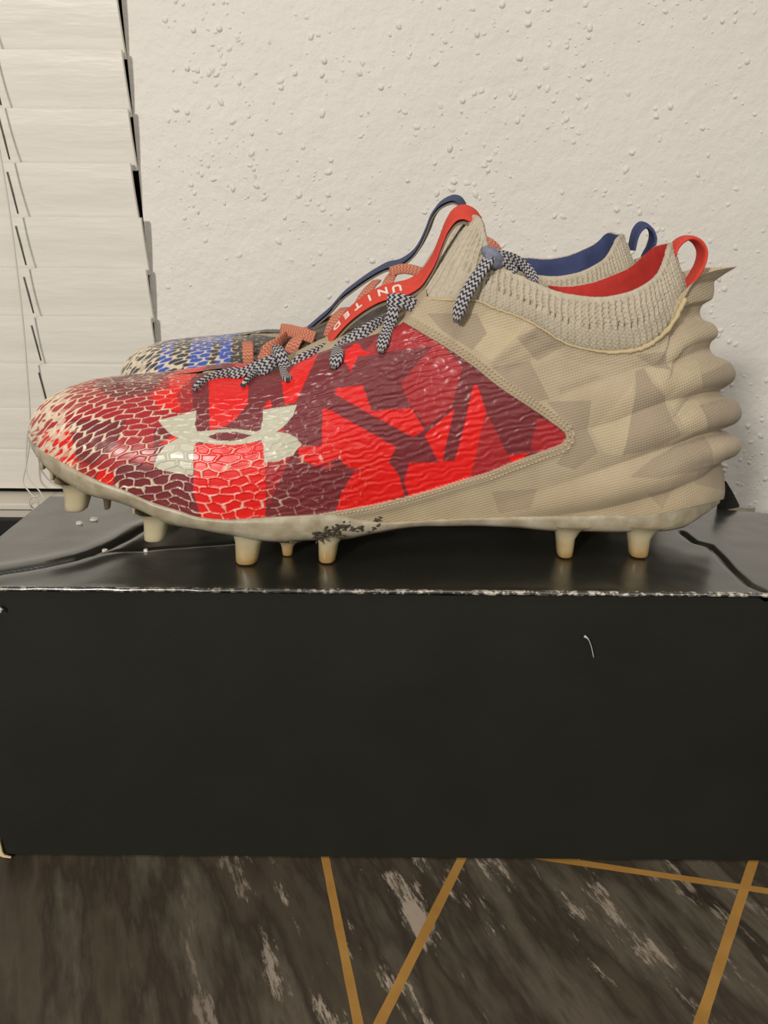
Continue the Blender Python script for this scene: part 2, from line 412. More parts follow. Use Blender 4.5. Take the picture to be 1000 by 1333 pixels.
def upper_colors(px, py, tau, kind):
    """pattern in side-view coordinates. returns color(lin), displacement, is_red"""
    red = inpoly(px, py, RED_POLY)
    nz = vnoise(px / 9, py / 9); nf = vnoise(px / 2.3, py / 2.3); nl = vnoise(px / 40, py / 40)
    rows = 27.0
    brow = rows - (1 - tau) * np.interp(px, [37,60,100,160,230], [6,11,17,23,rows])
    nw = vnoise(px / 16 + 40, py / 8); sx = px + 10 * np.sin(py / 30); e, cid = scale_field(sx / 24.0 + nl * .4 + (nw - .5) * .15, brow + (nz - .5) * .30 + (nw - .5) * .2 + .3 * np.sin(px / 31.), .17)
    if kind == 'red':
        cB, cM, cD = lin((218, 22, 18)), lin((162, 36, 40)), lin((114, 40, 44))
    else:
        cB, cM, cD = lin((58, 86, 168)), lin((60, 62, 70)), lin((72, 66, 60))
    col = np.broadcast_to(cD, px.shape + (3,)).copy()
    wob = px + (nf - .5) * .6
    if kind == 'red':
        for q in MIDRED: col[inpoly(wob, py, q)] = cM
        for q in MAROON2: col[inpoly(wob, py, q)] = cD
        for q in BRIGHT: col[inpoly(wob, py, q)] = cB
    else:
        col[(px > 162) & (px < 236)] = cB; col[inpoly(px, py, [(205,500),(218,500),(205,560),(190,560)])] = cD; col[px <= 162] = cM; col[inpoly(px, py, [(118,480),(136,480),(126,560),(104,560)])] = cB
    # worn white paint on the raised net
    if kind == 'red':
        wear = np.interp(px, [37,62,95,150,250,330,430,540], [2.8,2.5,1.55,.78,.55,.42,.22,0])
        up = sm(600, 500, py); wear = wear * np.where(px > 200, 1 - up * sm(200, 300, px), 1)
        wear = wear * (.55 + .9 * vnoise(px / 22, py / 9))
        # scuffed bands running along the side
        for yy, x0, x1, sl in ((640, 150, 420, -.22), (600, 60, 250, -.12), (668, 240, 400, -.12), (575, 45, 130, -.1), (615, 225, 470, -.1)):
            dd = np.abs(py - (yy + (px - x0) * sl)); wear += 1.0 * np.exp(-(dd / 5.0) ** 2) * sm(x0 - 20, x0 + 20, px) * (1 - sm(x1 - 50, x1, px)) * (.3 + .9 * vnoise(px / 6, py / 4))
    else:
        wear = np.interp(px, [37,70,150,230,300], [3.2,2.9,2.2,1.2,.2]) * (.6 + .7 * vnoise(px / 22, py / 9))
    brk = vnoise(px / 7 + 9, py / 4 + 3); thr = (.02 + .115 * wear) * (.5 + 1.0 * brk)
    strk = sm(.52, .72, vnoise(px / 9. + 3, (py + px * .35) / 3.2)) * sm(115, 60, px)
    wh = np.where(wear > .12, 1 - sm(thr * .55, thr, e + (nf - .5) * .10), 0) * np.clip(wear * 1.6, 0, 1)
    wh = np.maximum(wh * np.interp(px, [37, 120, 300, 480], [1, .9, .66, .55]), strk * .9)
    cream = lin((226, 208, 180)) * (0.85 + .25 * nf)[..., None]
    logo = np.zeros(px.shape, bool)
    if kind == 'red':
        logo = inpoly(px, py, LOGO) & ~inpoly(px, py, LOGO_HOLE); col[logo] = lin((186, 182, 160))
        wh = np.where(logo, wh * .15, wh)
    col = col * (1 - wh[..., None]) + cream * wh[..., None]
    # relief of the scales: raised net, pillowed rows
    ridge = np.exp(-(e / .15) ** 2); soft = sm(300, 420, px) * (1 - .35 * nl); rip = np.sin((py + .26 * px) / 1.45 + (nw - .5) * 5.5 + (nz - .5) * 3) * (.35 + .9 * vnoise(px / 12 + 5, py / 5))
    disp = (.00036 * ridge * (1 - .80 * soft) + .00010 * (nz - .5) + .00027 * soft * rip) * np.interp(px, [37,80,300,600,740], [.7,1,1,.8,.7])
    # creases across the flex zone
    disp += .00035 * np.sin((py - px * -.25) / 5.2) * np.exp(-((px - 235) / 45) ** 2) * sm(545, 500, py)
    # fabric part
    tcol = np.broadcast_to(lin((194, 178, 150)), px.shape + (3,)).copy()
    for q in TAN_LIGHT: tcol[inpoly(px, py, q)] = lin((203, 187, 155))
    for q in TAN_GREY: tcol[inpoly(px, py, q)] = lin((172, 157, 135))
    yel = sm(590, 680, py) * .35; tcol = tcol * (1 - yel[..., None]) + lin((168, 148, 108)) * yel[..., None]
    db = pldist(px, py, RED_EDGE); band = np.exp(-np.clip((db - 8) / 5, 0, 9) ** 2)
    tcol = np.where((band > .6)[..., None], lin((182, 166, 140)), tcol)
    td = .0007 * band +   .0034 * heel_wave(px, py)
    td += .0012 * np.exp(-(pldist(px, py, [(640,470),(690,432)]) / 9) ** 2) - .0009 * np.exp(-(pldist(px, py, [(668,480),(720,455)]) / 8) ** 2)
    td -= .0007 * np.exp(-(pldist(px, py, [(735,512),(778,497)]) / 7) ** 2)
    col = np.where(red[..., None], col, tcol); disp = np.where(red, disp, td)
    return col, disp, red

def grid_normals(V):
    du = np.gradient(V, axis=0); dv = np.gradient(V, axis=1); n = np.cross(du, dv)
    l = np.linalg.norm(n, axis=-1, keepdims=True); return n / (l + 1e-15)

LATERAL = {}
def build_upper(root, shift, kind, ns, nt, ms, mt):
    for side, (a, b) in (('l', (ns, nt)), ('m', (ms, mt))):
        bx, tau, t, X, Y, w = side_grid(a, b)
        V = P(X, Y, YC - w)
        TAU = np.broadcast_to(tau[None, :], X.shape)
        col, disp, red = upper_colors(X, Y, TAU, kind)
        N = grid_normals(V)
        s = np.sign(-(N[..., 1]).mean()); N = N * s
        fade = np.ones_like(disp); fade[:, -3:] *= .4; fade = fade * np.clip(w / .004, 0, 1)
        V = V + N * (disp * fade)[..., None]
        if side == 'l' and kind == 'red': LATERAL['V'] = V; LATERAL['px'] = X; LATERAL['py'] = Y
        if side == 'm': V = V.copy(); V[..., 1] = 2 * YC - V[..., 1]
        V = V + np.array(shift)
        F = gridfaces(a, b, flip=(side == 'l'))
        rf = red.ravel()[F].sum(1) >= 2
        flat = V.reshape(-1, 3); cc = col.reshape(-1, 3)
        for nm, sel, mt_ in (('toe_and_side_panel', rf, M_FILM), ('heel_cloth', ~rf, M_FAB)):
            f = F[sel]; used, inv = np.unique(f, return_inverse=True)
            yield side, nm, flat[used], inv.reshape(f.shape), cc[used], mt_
def add_upper(root, shift, kind, res):
    acc = {}
    for side, nm, V, F, C, mt_ in build_upper(root, shift, kind, *res):
        if nm in acc:
            n = len(acc[nm][0]); acc[nm] = (np.vstack([acc[nm][0], V]), np.vstack([acc[nm][1], F + n]), np.vstack([acc[nm][2], C]), mt_)
        else: acc[nm] = (V, F, C, mt_)
    return {nm: raw_mesh(nm, V, F, m_, root, col=C) for nm, (V, F, C, m_) in acc.items()}

def surfY(x, y):
    """depth of the near side of the shoe at a picture position"""
    d = (LATERAL['px'] - x) ** 2 + (LATERAL['py'] - y) ** 2; i = np.argmin(d)
    return LATERAL['V'].reshape(-1, 3)[i][1]

def topline(x):
    """top line point (x,y px, half width m) of the upper at top-line x"""
    return np.interp(x, ST[:, 2], ST[:, 3]), np.interp(x, ST[:, 2], ST[:, 4]) / 1000

COLLAR = [  # lower x,y,w(mm)  rim x,y,w
 (550,384,0, 611,283,0),(545,390,9, 613,282,5),(552,388,16, 618,283,9),(575,390,22, 624,290,13),(600,390,25, 628,306,16),(622,392,26.5, 634,328,19),
 (644,401,27.5, 650,345,21),(690,418,30, 692,369,25),(737,446,31, 738,385,28),(784,457,31, 780,389.5,30),(827,455,30, 816,384,29),
 (856,441,27, 843,372,26),(878,416,20.5, 861,357,20),(889,397,14, 870,338,14),(895,388,8, 874,324,8),(898,384,0, 876,318,0)]
def build_collar(root, shift, lin_mat, back_only=.52, lift=0):
    C = np.array(COLLAR, float); k = np.r_[0, np.cumsum(np.hypot(np.diff(C[:, 3]), np.diff(C[:, 4])) + np.hypot(np.diff(C[:, 2]), np.diff(C[:, 5])) * 2)]
    k = k / k[-1]; n = 560; c = np.linspace(0, 1, n)
    q = [pchip(k, C[:, j], c) for j in range(6)]
    m = 64; v = np.linspace(0, 1, m)[None, :]
    lx, ly, lw, rx, ry, rw = [a[:, None] for a in q]
    X = lx * (1 - v) + rx * v; Y = ly * (1 - v) + ry * v; W = (lw * (1 - v) + rw * v) / 1000
    W = W + .0018 * np.sin(np.pi * v) * np.clip(W / .01, 0, 1) - .0010 * (1 - v) ** 4
    V = P(X, Y, YC - W)
    s = np.r_[0, np.cumsum(np.linalg.norm(np.diff(V[:, m // 2], axis=0), axis=1))]
    N = grid_normals(V); N *= np.sign(-N[..., 1].mean())
    U = np.broadcast_to(s[:, None], X.shape); VV = np.broadcast_to(v, X.shape) * .022
    rib = np.cos(2 * np.pi * U / .0028 + .4 * np.sin(VV * 900)); colid = np.floor(U / .0028 + .5).astype(int)
    hh = _T[colid % 256, 9]
    rowh = np.exp(-((VV - (.0095 + .003 * (hh - .5))) / .0011) ** 2)
    vv = VV / .0021 + (colid % 2) * .5; hole = (np.cos(2 * np.pi * vv) > .45) & (rib < -.1) & (VV > .011) & (VV < .0205)
    gap = (rib < -.5) & (rowh > .3)
    rm = np.clip(1 - (VV - .0195) / .0025, .3, 1)
    rib2 = np.cos(np.pi * U / .0028); disp = .00030 * rib * rm + .00010 * rib2 - .0009 * hole - .0013 * gap * (hh > .45) + .00005 * np.sin(VV * 4200 + colid * 2)
    plain = V; V = V + N * disp[..., None]
    outer = V
    # rim roll and inner wall
    th = .0022
    rim = outer[:, -1]
    cx = np.array([P(750., 380., YC)[0], 0, 0])
    cen = P(np.interp(c, [0, 1], [690, 800]), np.full(n, 400.), YC)
    def inset(pt, d):
        dd = cen - pt; dd[:, 2] = 0; L = np.linalg.norm(dd, axis=1)[:, None]; return pt + dd / L * np.minimum(d, L * .9)
    rows = [outer[:, j] for j in range(m)]
    up = np.array([0, 0, 1.0])
    rows.append(inset(rim, .0004) + up * .0006); rows.append(inset(rim, .0012) + up * .0008); rows.append(inset(rim, .0020) + up * .0003)
    lows = plain[:, 6]
    for j in range(1, 10):
        f = j / 9; base = plain[:, -1] * (1 - f) + lows * f; rows.append(inset(base, .0026 + .002 * f) - up * .0001)
    G = np.stack(rows, 1); mm = G.shape[1]
    # inside split: lining only
    kc = np.broadcast_to(lin((194, 184, 164)), (n, mm, 3)).reshape(-1, 3)
    out = []
    for sgn in (0, 1):
        Q = G.copy()
        if sgn:
            Q[..., 1] = 2 * YC - Q[..., 1]
            vz = np.clip(np.r_[np.linspace(0, 1, m), np.ones(mm - m)], 0, 1)
            Q[..., 2] += lift * sm(.25, .55, c)[:, None] * (1 - sm(.86, 1, c))[:, None] * vz[None]
        out.append(Q + np.array(shift))
    uv1 = np.concatenate([np.stack([U, VV], -1), np.stack([np.broadcast_to(s[:, None], (n, mm - m)), np.broadcast_to(.022 + np.arange(mm - m) * .001, (n, mm - m))], -1)], 1).reshape(-1, 2)
    V2 = np.vstack([out[0].reshape(-1, 3), out[1].reshape(-1, 3)])
    F = np.vstack([gridfaces(n, mm, flip=True), gridfaces(n, mm) + n * mm])
    # knit = everything, lining = inner wall faces at the back
    ii = (F[:, 0] % (n * mm)) // mm; jj = (F[:, 0] % (n * mm)) % mm
    li = (ii > n * back_only) & (jj >= m + 2)
    for nm, sel, mt_ in (('knit_collar', ~li, M_KNIT), ('collar_lining', li, lin_mat)):
        f = F[sel]; used, inv = np.unique(f, return_inverse=True)
        raw_mesh(nm, V2[used], inv.reshape(f.shape), mt_, root, col=np.tile(kc[:1], (len(used), 1)), uv=np.vstack([uv1, uv1])[used])

PLATE_C = [(37,573),(42,586),(49,596),(64,613),(80,624),(115,645),(150,653),(180,664),(224,684),(260,690),(300,697),(360,706),(400,704),(450,702),(475,697),
 (524,688),(556,685),(600,685),(672,687),(716,691),(752,692),(816,693),(860,692),(888,687),(920,668),(937,655)]
def build_plate(root, shift):
    n = 260; bx = 37 + 900 * cluster(n, .8); C = np.array(PLATE_C, float)
    by = pchip(ST[:, 0], ST[:, 1], bx); cy = pchip(C[:, 0], C[:, 1], bx); Wb = half_w(bx)
    rows = []
    for f, g, inw in ((-.08, .985, 0), (-.03, 1.02, 0), (.0, 1.035, .0), (.30, 1.035, 0), (.70, 1.02, 0), (.90, .985, 0), (1.0, .90, 0)):
        w_ = Wb * g; y = by * (1 - f) + cy * f
        rows.append(P(bx, y, YC - w_))
    low = rows[-1]
    for g in (.6, .3, 0):
        r_ = low.copy(); r_[:, 1] = YC - (YC - low[:, 1]) * g / 1.0; r_[:, 2] += .0012 * (1 - g); rows.append(r_)
    G = np.stack(rows, 1); mm = G.shape[1]
    nz = vnoise(np.arange(n)[:, None] / 6., np.arange(mm)[None] * 2.) - .5
    G[:, 2:7, 1] += nz[:, 2:7] * .0006
    Q = G.copy(); Q[..., 1] = 2 * YC - Q[..., 1]
    V = np.vstack([G.reshape(-1, 3), Q.reshape(-1, 3)]) + np.array(shift)
    F = np.vstack([gridfaces(n, mm), gridfaces(n, mm, flip=True) + n * mm])
    return raw_mesh('sole_plate', V, F, M_PLATE, root)
# studs: bottom x0,x1,y ; top y ; depth offset from centre ; grounded
STUDS = [(84,115,663,628,-.031,0,1.0),(187,216,702,668,-.038,0,1.0),(306,337,735,690,-.0385,1,1.0),(414,438,736,692,-.036,1,1.0),
 (724,746,723,684,-.0285,1,1.0),(818,844,721,684,-.0275,1,1.0)]
SMALL = [(367,382,722,700,-.030),(136,144,662,640,-.018),(173,180,668,650,-.022),(54,60,610,590,-.008),(66,73,624,600,-.014)]
def stud_mesh(c_top, c_bot, rx_t, rx_b, ry_t, ry_b, lean):
    n = 28; rings = []
    th = np.linspace(0, 2*np.pi, n, endpoint=False)
    for f, k in ((0, 1.75), (.10, 1.45), (.22, 1.18), (.45, 1.0), (.8, .9), (.95, .84), (1.0, .70)):
        c = c_top * (1 - f) + c_bot * f; g = min(1, f * 1.3)
        rx = (rx_t * (1 - g) + rx_b * g) * k / .9; ry = (ry_t * (1 - g) + ry_b * g) * k / .9
        ex = np.sign(np.cos(th)) * np.abs(np.cos(th)) ** .8; ey = np.sign(np.sin(th)) * np.abs(np.sin(th)) ** .8
        sh = np.where(ex > 0, 1 + .55 * max(0, 1 - f * 2.2), 1)     # flares towards the heel
        rings.append(np.stack([c[0] + rx * ex * sh, c[1] + ry * ey, np.full(n, c[2])], -1))
    rings.append(np.repeat((rings[-1].mean(0))[None], n, 0))
    V = np.concatenate(rings); F = [list(f) for f in gridfaces(len(rings), n, flip=True, closed_m=True)]
    return V, F
def build_studs(root, plate, shift, side=0):
    sh = np.array(shift); child_org(plate, root)
    for (x0, x1, yb, yt, dy, ground, _) in STUDS:
        for sg in (1, -1):
            Y = YC + dy
            a = P(x0, yb, Y); b = P(x1, yb, Y); tp = P((x0 + x1) / 2 + 3, yt - 5, Y)
            cb = (a + b) / 2; hw = (b[0] - a[0]) / 2
            if ground: cb[2] = LID + side + .0003
            cb[1] = YC + dy * sg; tp[1] = YC + dy * .93 * sg
            V, F = stud_mesh(tp, cb, hw * 1.0, hw * .96, .0058, .0046, 0)
            raw_mesh('stud', V + sh, F, M_STUD, plate)
    for (x0, x1, yb, yt, dy) in SMALL:
        Y = YC + dy; a = P(x0, yb, Y); b = P(x1, yb, Y); tp = P((x0 + x1) / 2, yt, Y)
        V, F = stud_mesh(tp, (a + b) / 2, (b[0]-a[0])/2, (b[0]-a[0])/2 * .9, .003, .0022, 0)
        raw_mesh('small_stud', V + sh, F, M_STUD, plate)

def build_tongue(root, shift):
    n = 90; x = np.linspace(262, 556, n); y, wt = topline(x); m = 15; u = np.linspace(-1, 1, m)
    G = np.zeros((n, m, 3))
    for i in range(n):
        p0 = P(x[i], y[i], YC - wt[i])
        arch = .0012 + .0035 * sm(262, 420, x[i])
        for j in range(m):
            G[i, j] = (p0[0], YC + u[j] * (wt[i] + .001), p0[2] - .0012 + arch * (1 - u[j] ** 2) + .0002 * math.sin(i * 1.3) * math.cos(j * 2.1))
    V = G.reshape(-1, 3) + np.array(shift)
    raw_mesh('tongue', V, gridfaces(n, m), M_BEIGE, root)
def px_path(pts, shift=(0, 0, 0)):
    return np.array([P(a, b, c) for a, b, c in pts]) + np.array(shift)

def heel_loop(root, shift, mat):
    pts = [(866,350),(872,336),(877,323),(886,313),(897,309.5),(908,315),(914,327),(912,342),(905,356),(897,369),(890,382),(886,394)]
    p = spline(px_path([(a, b, YC) for a, b in pts], shift), 60)
    strap(p, (0, 1, 0), .0110, .0020, 'heel_pull_loop', mat, root)
def stitches(root, pts, off, shift, step=5.2, name='stitching', r=.00042, mat=None):
    """little raised thread dashes along a side-view line offset outward"""
    sp = spline(np.array(pts, float), 400); T = np.gradient(sp, axis=0); T /= np.linalg.norm(T, axis=1)[:, None]
    Nn = np.stack([-T[:, 1], T[:, 0]], 1) * -1; s = np.r_[0, np.cumsum(np.linalg.norm(np.diff(sp, axis=0), axis=1))]
    out = []; k = np.arange(2, s[-1] - 3, step)
    for d in k:
        qs = []
        for e in (0, step * .35, step * .7):
            x = np.interp(d + e, s, sp[:, 0]) + off * np.interp(d + e, s, Nn[:, 0]); y = np.interp(d + e, s, sp[:, 1]) + off * np.interp(d + e, s, Nn[:, 1])
            qs.append(P(x, y, surfY(x, y) + (.0002 if e != step * .35 else -.0003)))
        out.append(tube(np.array(qs), [r*.7, r, r*.7], 6))
    V, F = joinm(out); return raw_mesh(name, V + np.array(shift), F, mat or M_STITCH, root)

# ================================================================== SETTING
TABLE_Z = 0.0; WALL_Y = 0.62
# ---- table
tt = thing('table', (0, .3, 0), 'table with a dark brown marble-look top crossed by thin gold lines under the black box', 'table')
def table_mat():
    t = NT('marble_print'); g = t.geo()
    mp = t.n('ShaderNodeMapping'); t.l(g, mp.inputs[0]); mp.vector_type = 'TEXTURE'; mp.inputs['Rotation'].default_value = (0, 0, math.radians(24)); mp.inputs['Scale'].default_value = (1.0, 5.0, 1)
    wv = t.noise(mp.outputs[0], 22, 7, .6)
    base = t.ramp(wv, [(.32, lin((40, 33, 26))), (.45, lin((78, 69, 56))), (.50, lin((58, 50, 40))), (.57, lin((92, 84, 70))), (.62, lin((50, 42, 33))), (.80, lin((98, 88, 74)))])
    sp = t.n('ShaderNodeSeparateXYZ'); t.l(g, sp.inputs[0])
    v2 = t.noise(mp.outputs[0], 75, 8, .75)
    msk = t.math('MULTIPLY', t.ramp(v2, [(.56, 0), (.61, 1)]), t.ramp(t.math('MULTIPLY_ADD', sp.outputs[0], 2.2, .5), [(.28, .04), (.44, .85), (.70, .75), (.95, .25)]))
    col = t.mix(msk, base, lin((176, 160, 142)))
    nz = t.noise(g, 60, 3)
    for (x0, y0, x1, y1, wpx) in ((425,1125,440,1200,10), (596,1128,560,1200,11), (820,1133,1000,1160,9), (978,1130,955,1200,11)):
        a = PZ(x0, y0, 0.); b = PZ(x1, y1, 0.); d = (b - a)[:2]; L = np.linalg.norm(d); nx, ny = -d[1]/L, d[0]/L; c = nx*a[0] + ny*a[1]
        e = t.math('ABSOLUTE', t.math('SUBTRACT', t.math('ADD', t.math('MULTIPLY', sp.outputs[0], float(nx)), t.math('MULTIPLY', sp.outputs[1], float(ny))), float(c)))
        e = t.math('ADD', e, t.math('MULTIPLY', t.math('SUBTRACT', nz, .5), .0008))
        col = t.mix(t.math('LESS_THAN', e, wpx * .5 * .00038), col, t.mix(nz, lin((140, 100, 44)), lin((186, 140, 72))))
    t.set(Base_Color=col, Roughness=.5, Specular_IOR_Level=.3, Normal=t.bump(wv, .0004)); return t.m
V, F = boxmesh((-.75, -.25, -.03), (.75, .585, 0.0)); raw_mesh('tabletop', V, F, table_mat(), tt, smooth=False)
V, F = boxmesh((-1.2, .590, -.03), (1.2, .600, .043)); raw_mesh('shade_strip_back', V, F, simple('black_shade_and_leg', (12, 11, 10), .5, 20), smooth=False)['kind'] = 'structure'  # added black strip standing in for the dark shade below the sill
for sx in (-.68, .68):
    for sy in (-.2, .53):
        V, F = boxmesh((sx-.03, sy-.03, -.72), (sx+.03, sy+.03, -.03)); raw_mesh('leg', V, F, bpy.data.materials['black_shade_and_leg'], tt, smooth=False)
V, F = boxmesh((-2, -2, -.74), (2, .62, -.72)); o = raw_mesh('floor', V, F, simple('floor_carpet', (110, 96, 80), .95, 30), smooth=False); o['kind'] = 'structure'

# ---- wall with a window opening
def wall_mat():
    t = NT('textured_wall'); g = t.geo()
    def dots(scale, r, keep):
        v = t.n('ShaderNodeTexVoronoi'); v.inputs['Scale'].default_value = scale; v.inputs['Randomness'].default_value = 1
        wn = t.n('ShaderNodeVectorMath', operation='ADD'); nn = t.n('ShaderNodeTexNoise'); nn.inputs['Scale'].default_value = 160
        t.l(g, nn.inputs['Vector']); sc_ = t.n('ShaderNodeVectorMath', operation='SCALE'); t.l(nn.outputs['Color'], sc_.inputs[0]); sc_.inputs['Scale'].default_value = .0035
        t.l(g, wn.inputs[0]); t.l(sc_.outputs[0], wn.inputs[1]); t.l(wn.outputs[0], v.inputs['Vector'])
        cs = t.n('ShaderNodeSeparateColor'); t.l(v.outputs['Color'], cs.inputs[0])
        on = t.math('LESS_THAN', cs.outputs[0], keep)
        rr = t.math('MULTIPLY_ADD', cs.outputs[1], r * .8, r * .4)
        d = t.math('SUBTRACT', 1.0, t.math('DIVIDE', v.outputs['Distance'], rr), clamp=True)
        return t.math('MULTIPLY', t.math('POWER', d, .6), on)
    cl = t.ramp(t.noise(g, 14, 2), [(.38, 0.15), (.60, 1)])
    a = t.math('MULTIPLY', dots(115, .24, .34), cl); b = t.math('MULTIPLY', dots(60, .22, .22), cl)
    n = t.noise(g, 70, 5, .6); n2 = t.noise(g, 12, 3)
    nb = t.bump(n, .0016, 1); nb = t.bump(t.noise(g, 300, 3), .00025, 1, nb)
    t.set(Base_Color=t.mix(n2, lin((216, 211, 202)), lin((224, 219, 210))), Roughness=.55, Specular_IOR_Level=.35, Normal=nb); return t.m
MW = wall_mat()
bl_r = float(P(183., 284., WALL_Y - .010)[0])                # right end of the blind
op_r = float(P(186.5, 284., WALL_Y)[0])
wtop = 1.5; wbot = -.72; sill_z = float(P(60., 640., WALL_Y)[2])
def quadbox(name, lo, hi, mat, kind='structure', parent=None):
    V, F = boxmesh(lo, hi); o = raw_mesh(name, V, F, mat, parent, smooth=False)
    if kind: o['kind'] = kind
    return o
V1, F1 = boxmesh((op_r, WALL_Y, wbot), (2, WALL_Y+.12, wtop)); V2, F2 = boxmesh((-2, WALL_Y, wbot), (op_r, WALL_Y+.12, sill_z-.02))
V3, F3 = boxmesh((-2, WALL_Y, .95), (op_r, WALL_Y+.12, wtop)); V4, F4 = boxmesh((-2, WALL_Y, sill_z-.02), (-1.05, WALL_Y+.12, .95))
Vw, Fw = joinm([(V1, F1), (V2, F2), (V3, F3), (V4, F4)])
wb = raw_mesh('wall_back', Vw, Fw, MW, smooth=False); wb['kind'] = 'structure'
bl = []; npts = 0
while npts < 2600:
    x = op_r + .012 + RNG.rand() * .62; z = RNG.rand() * .62 + .04
    cden = float(vnoise(np.array([x * 16 + 60]), np.array([z * 16 + 7]))[0])
    if RNG.rand() > .12 + .9 * max(0, cden - .35) * 1.6: continue
    npts += 1; rr = .0008 + .0016 * RNG.rand() ** 2.2; hh = rr * (.35 + .35 * RNG.rand()); n_ = 9; an = np.linspace(0, 2*np.pi, n_, endpoint=False)
    sx_ = 1 + .6 * RNG.rand(); ro = RNG.rand() * 3.14; wv_ = 1 + .35 * (RNG.rand(n_) - .5); rings = []
    for k_, hk in ((1.0, -.15), (.82, .45), (.5, .85)):
        ex = rr * k_ * wv_ * np.cos(an) * sx_; ez = rr * k_ * wv_ * np.sin(an)
        rings.append(np.stack([x + ex*math.cos(ro) - ez*math.sin(ro), np.full(n_, WALL_Y - hh * hk), z + ex*math.sin(ro) + ez*math.cos(ro)], -1))
    Vb = np.vstack(rings + [np.array([[x, WALL_Y - hh, z]])])
    Fb_ = [list(f)[::-1] for f in gridfaces(3, n_, closed_m=True)] + [[2*n_+i, 2*n_+(i+1) % n_, 3*n_][::-1] for i in range(n_)]
    bl.append((Vb, Fb_))
Vb, Fb_ = joinm(bl); o = raw_mesh('texture_blobs', Vb, Fb_, MW, wb); o['kind'] = 'stuff'
MT = simple('white_trim_paint', (208, 200, 186), .4, 20, .03)
MG = NT('dark_night_glass').set(Base_Color=lin((8, 9, 12)), Roughness=.08).m
# window
V, F = joinm([boxmesh((-1.05, WALL_Y+.05, sill_z-.02), (-1.0, WALL_Y+.09, .95)), boxmesh((op_r-.03, WALL_Y+.05, sill_z-.02), (op_r, WALL_Y+.09, .95)),
  boxmesh((-1.0, WALL_Y+.05, sill_z-.02), (op_r-.03, WALL_Y+.09, sill_z+.02)), boxmesh((-1.0, WALL_Y+.05, .91), (op_r-.03, WALL_Y+.09, .95))])
MDK = simple('dark_window_frame', (30, 28, 26), .5)
wo = raw_mesh('window_1', V, F, MDK, smooth=False); wo['kind'] = 'structure'
V, F = boxmesh((-1.0, WALL_Y+.065, sill_z+.02), (op_r-.03, WALL_Y+.07, .91)); raw_mesh('glass_pane', V, F, MG, wo, smooth=False)
# sill with stepped mouldings
prof = [(.0, 0), (-.030, 0), (-.032, -.001), (-.032, -.0045), (-.030, -.006), (-.023, -.0062), (-.022, -.009), (-.020, -.0100), (-.018, -.0102), (-.018, -.0175), (-.016, -.019), (-.014, -.0265), (.0, -.0265)]
xs = (-1.2, op_r + .045); V = []; 
for x in xs:
    for (dy, dz) in prof: V.append((x, WALL_Y + dy, sill_z + dz))
k = len(prof); F = [(i, (i+1) % k, k+(i+1) % k, k+i) for i in range(k)] + [tuple(range(k))[::-1], tuple(range(k, 2*k))]
raw_mesh('trim_1', np.array(V), F, MT, smooth=False)['kind'] = 'structure'

# ---- blind
bt = thing('window_blind', (-.6, WALL_Y-.012, sill_z), 'white horizontal slat window blind, closed, at the left of the textured wall', 'window blind')
def slat_mat():
    t = NT('white_slat'); g = t.obj(); mp = t.n('ShaderNodeMapping'); t.l(g, mp.inputs[0]); mp.inputs['Scale'].default_value = (.18, 1, 1)
    n = t.noise(mp.outputs[0], 120, 3); t.set(Base_Color=t.mix(n, lin((222, 217, 206)), lin((230, 225, 214))), Roughness=.42, Normal=t.bump(n, .0006)); return t.m
MS = slat_mat()
ysl = [142, 213, 284, 351, 414, 476, 534, 588, 636]
zs = [float(P(100., yy, WALL_Y - .012)[2]) for yy in ysl]
pitch = (zs[0] - zs[5]) / 5
zs = [zs[0] + pitch * i for i in range(14, 0, -1)] + zs
def slat(name, z0, z1, jx, parent):
    """upright slat, top edge leaning into the room, gently crowned"""
    n = 9; pr = []
    for i in range(n):
        f = i / (n - 1); z = z0 + (z1 - .004 - z0) * f; y = WALL_Y - .0125 + .0085 * f - .0012 * math.sin(math.pi * f); pr.append((y, z))
    th = .0036; prof = pr + [(y + th, z + .0008) for y, z in reversed(pr)]
    k = len(prof); V = [(x, y, z) for x in (-1.04, bl_r + jx) for (y, z) in prof]
    F = [(i, (i+1) % k, k+(i+1) % k, k+i) for i in range(k)] + [tuple(range(k)), tuple(range(k, 2*k))[::-1]]
    F = [tuple(reversed(f)) for f in F]
    return raw_mesh(name, np.array(V), F, MS, parent, smooth=False)
for i in range(len(zs) - 1):
    nm = 'slat' if i < len(zs) - 2 else 'bottom_rail'
    o = slat(nm, zs[i], zs[i+1] + (.001 if nm == 'bottom_rail' else 0), random.uniform(-.0012, .0010) if i != 15 else -.003, bt)
# ladder cords seen as dark slots, plus pull cord
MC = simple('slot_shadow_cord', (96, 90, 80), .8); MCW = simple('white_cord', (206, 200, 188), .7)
ladx = float(P(20., 330., WALL_Y - .02)[0])
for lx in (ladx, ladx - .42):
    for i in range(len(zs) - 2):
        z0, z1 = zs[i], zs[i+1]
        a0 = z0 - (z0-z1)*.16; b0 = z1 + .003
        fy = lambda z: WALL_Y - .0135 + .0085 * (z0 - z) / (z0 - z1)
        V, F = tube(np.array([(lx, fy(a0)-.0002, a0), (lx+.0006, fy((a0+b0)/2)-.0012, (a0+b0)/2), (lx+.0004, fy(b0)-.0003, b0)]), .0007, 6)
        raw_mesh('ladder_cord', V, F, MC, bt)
Yb = WALL_Y - .026
cp = [(-30,20,Yb),(-14,120,Yb),(2,210,Yb),(13,280,Yb),(22,350,Yb),(30,420,Yb),(35,480,Yb),(39,540,Yb),(38,580,Yb),(33,610,Yb),(30,628,Yb-.002),(38,640,Yb-.008),(50,655,Yb-.01),(45,664,Yb-.008),(38,658,Yb-.008),(40,648,Yb-.008),(50,646,Yb-.012)]
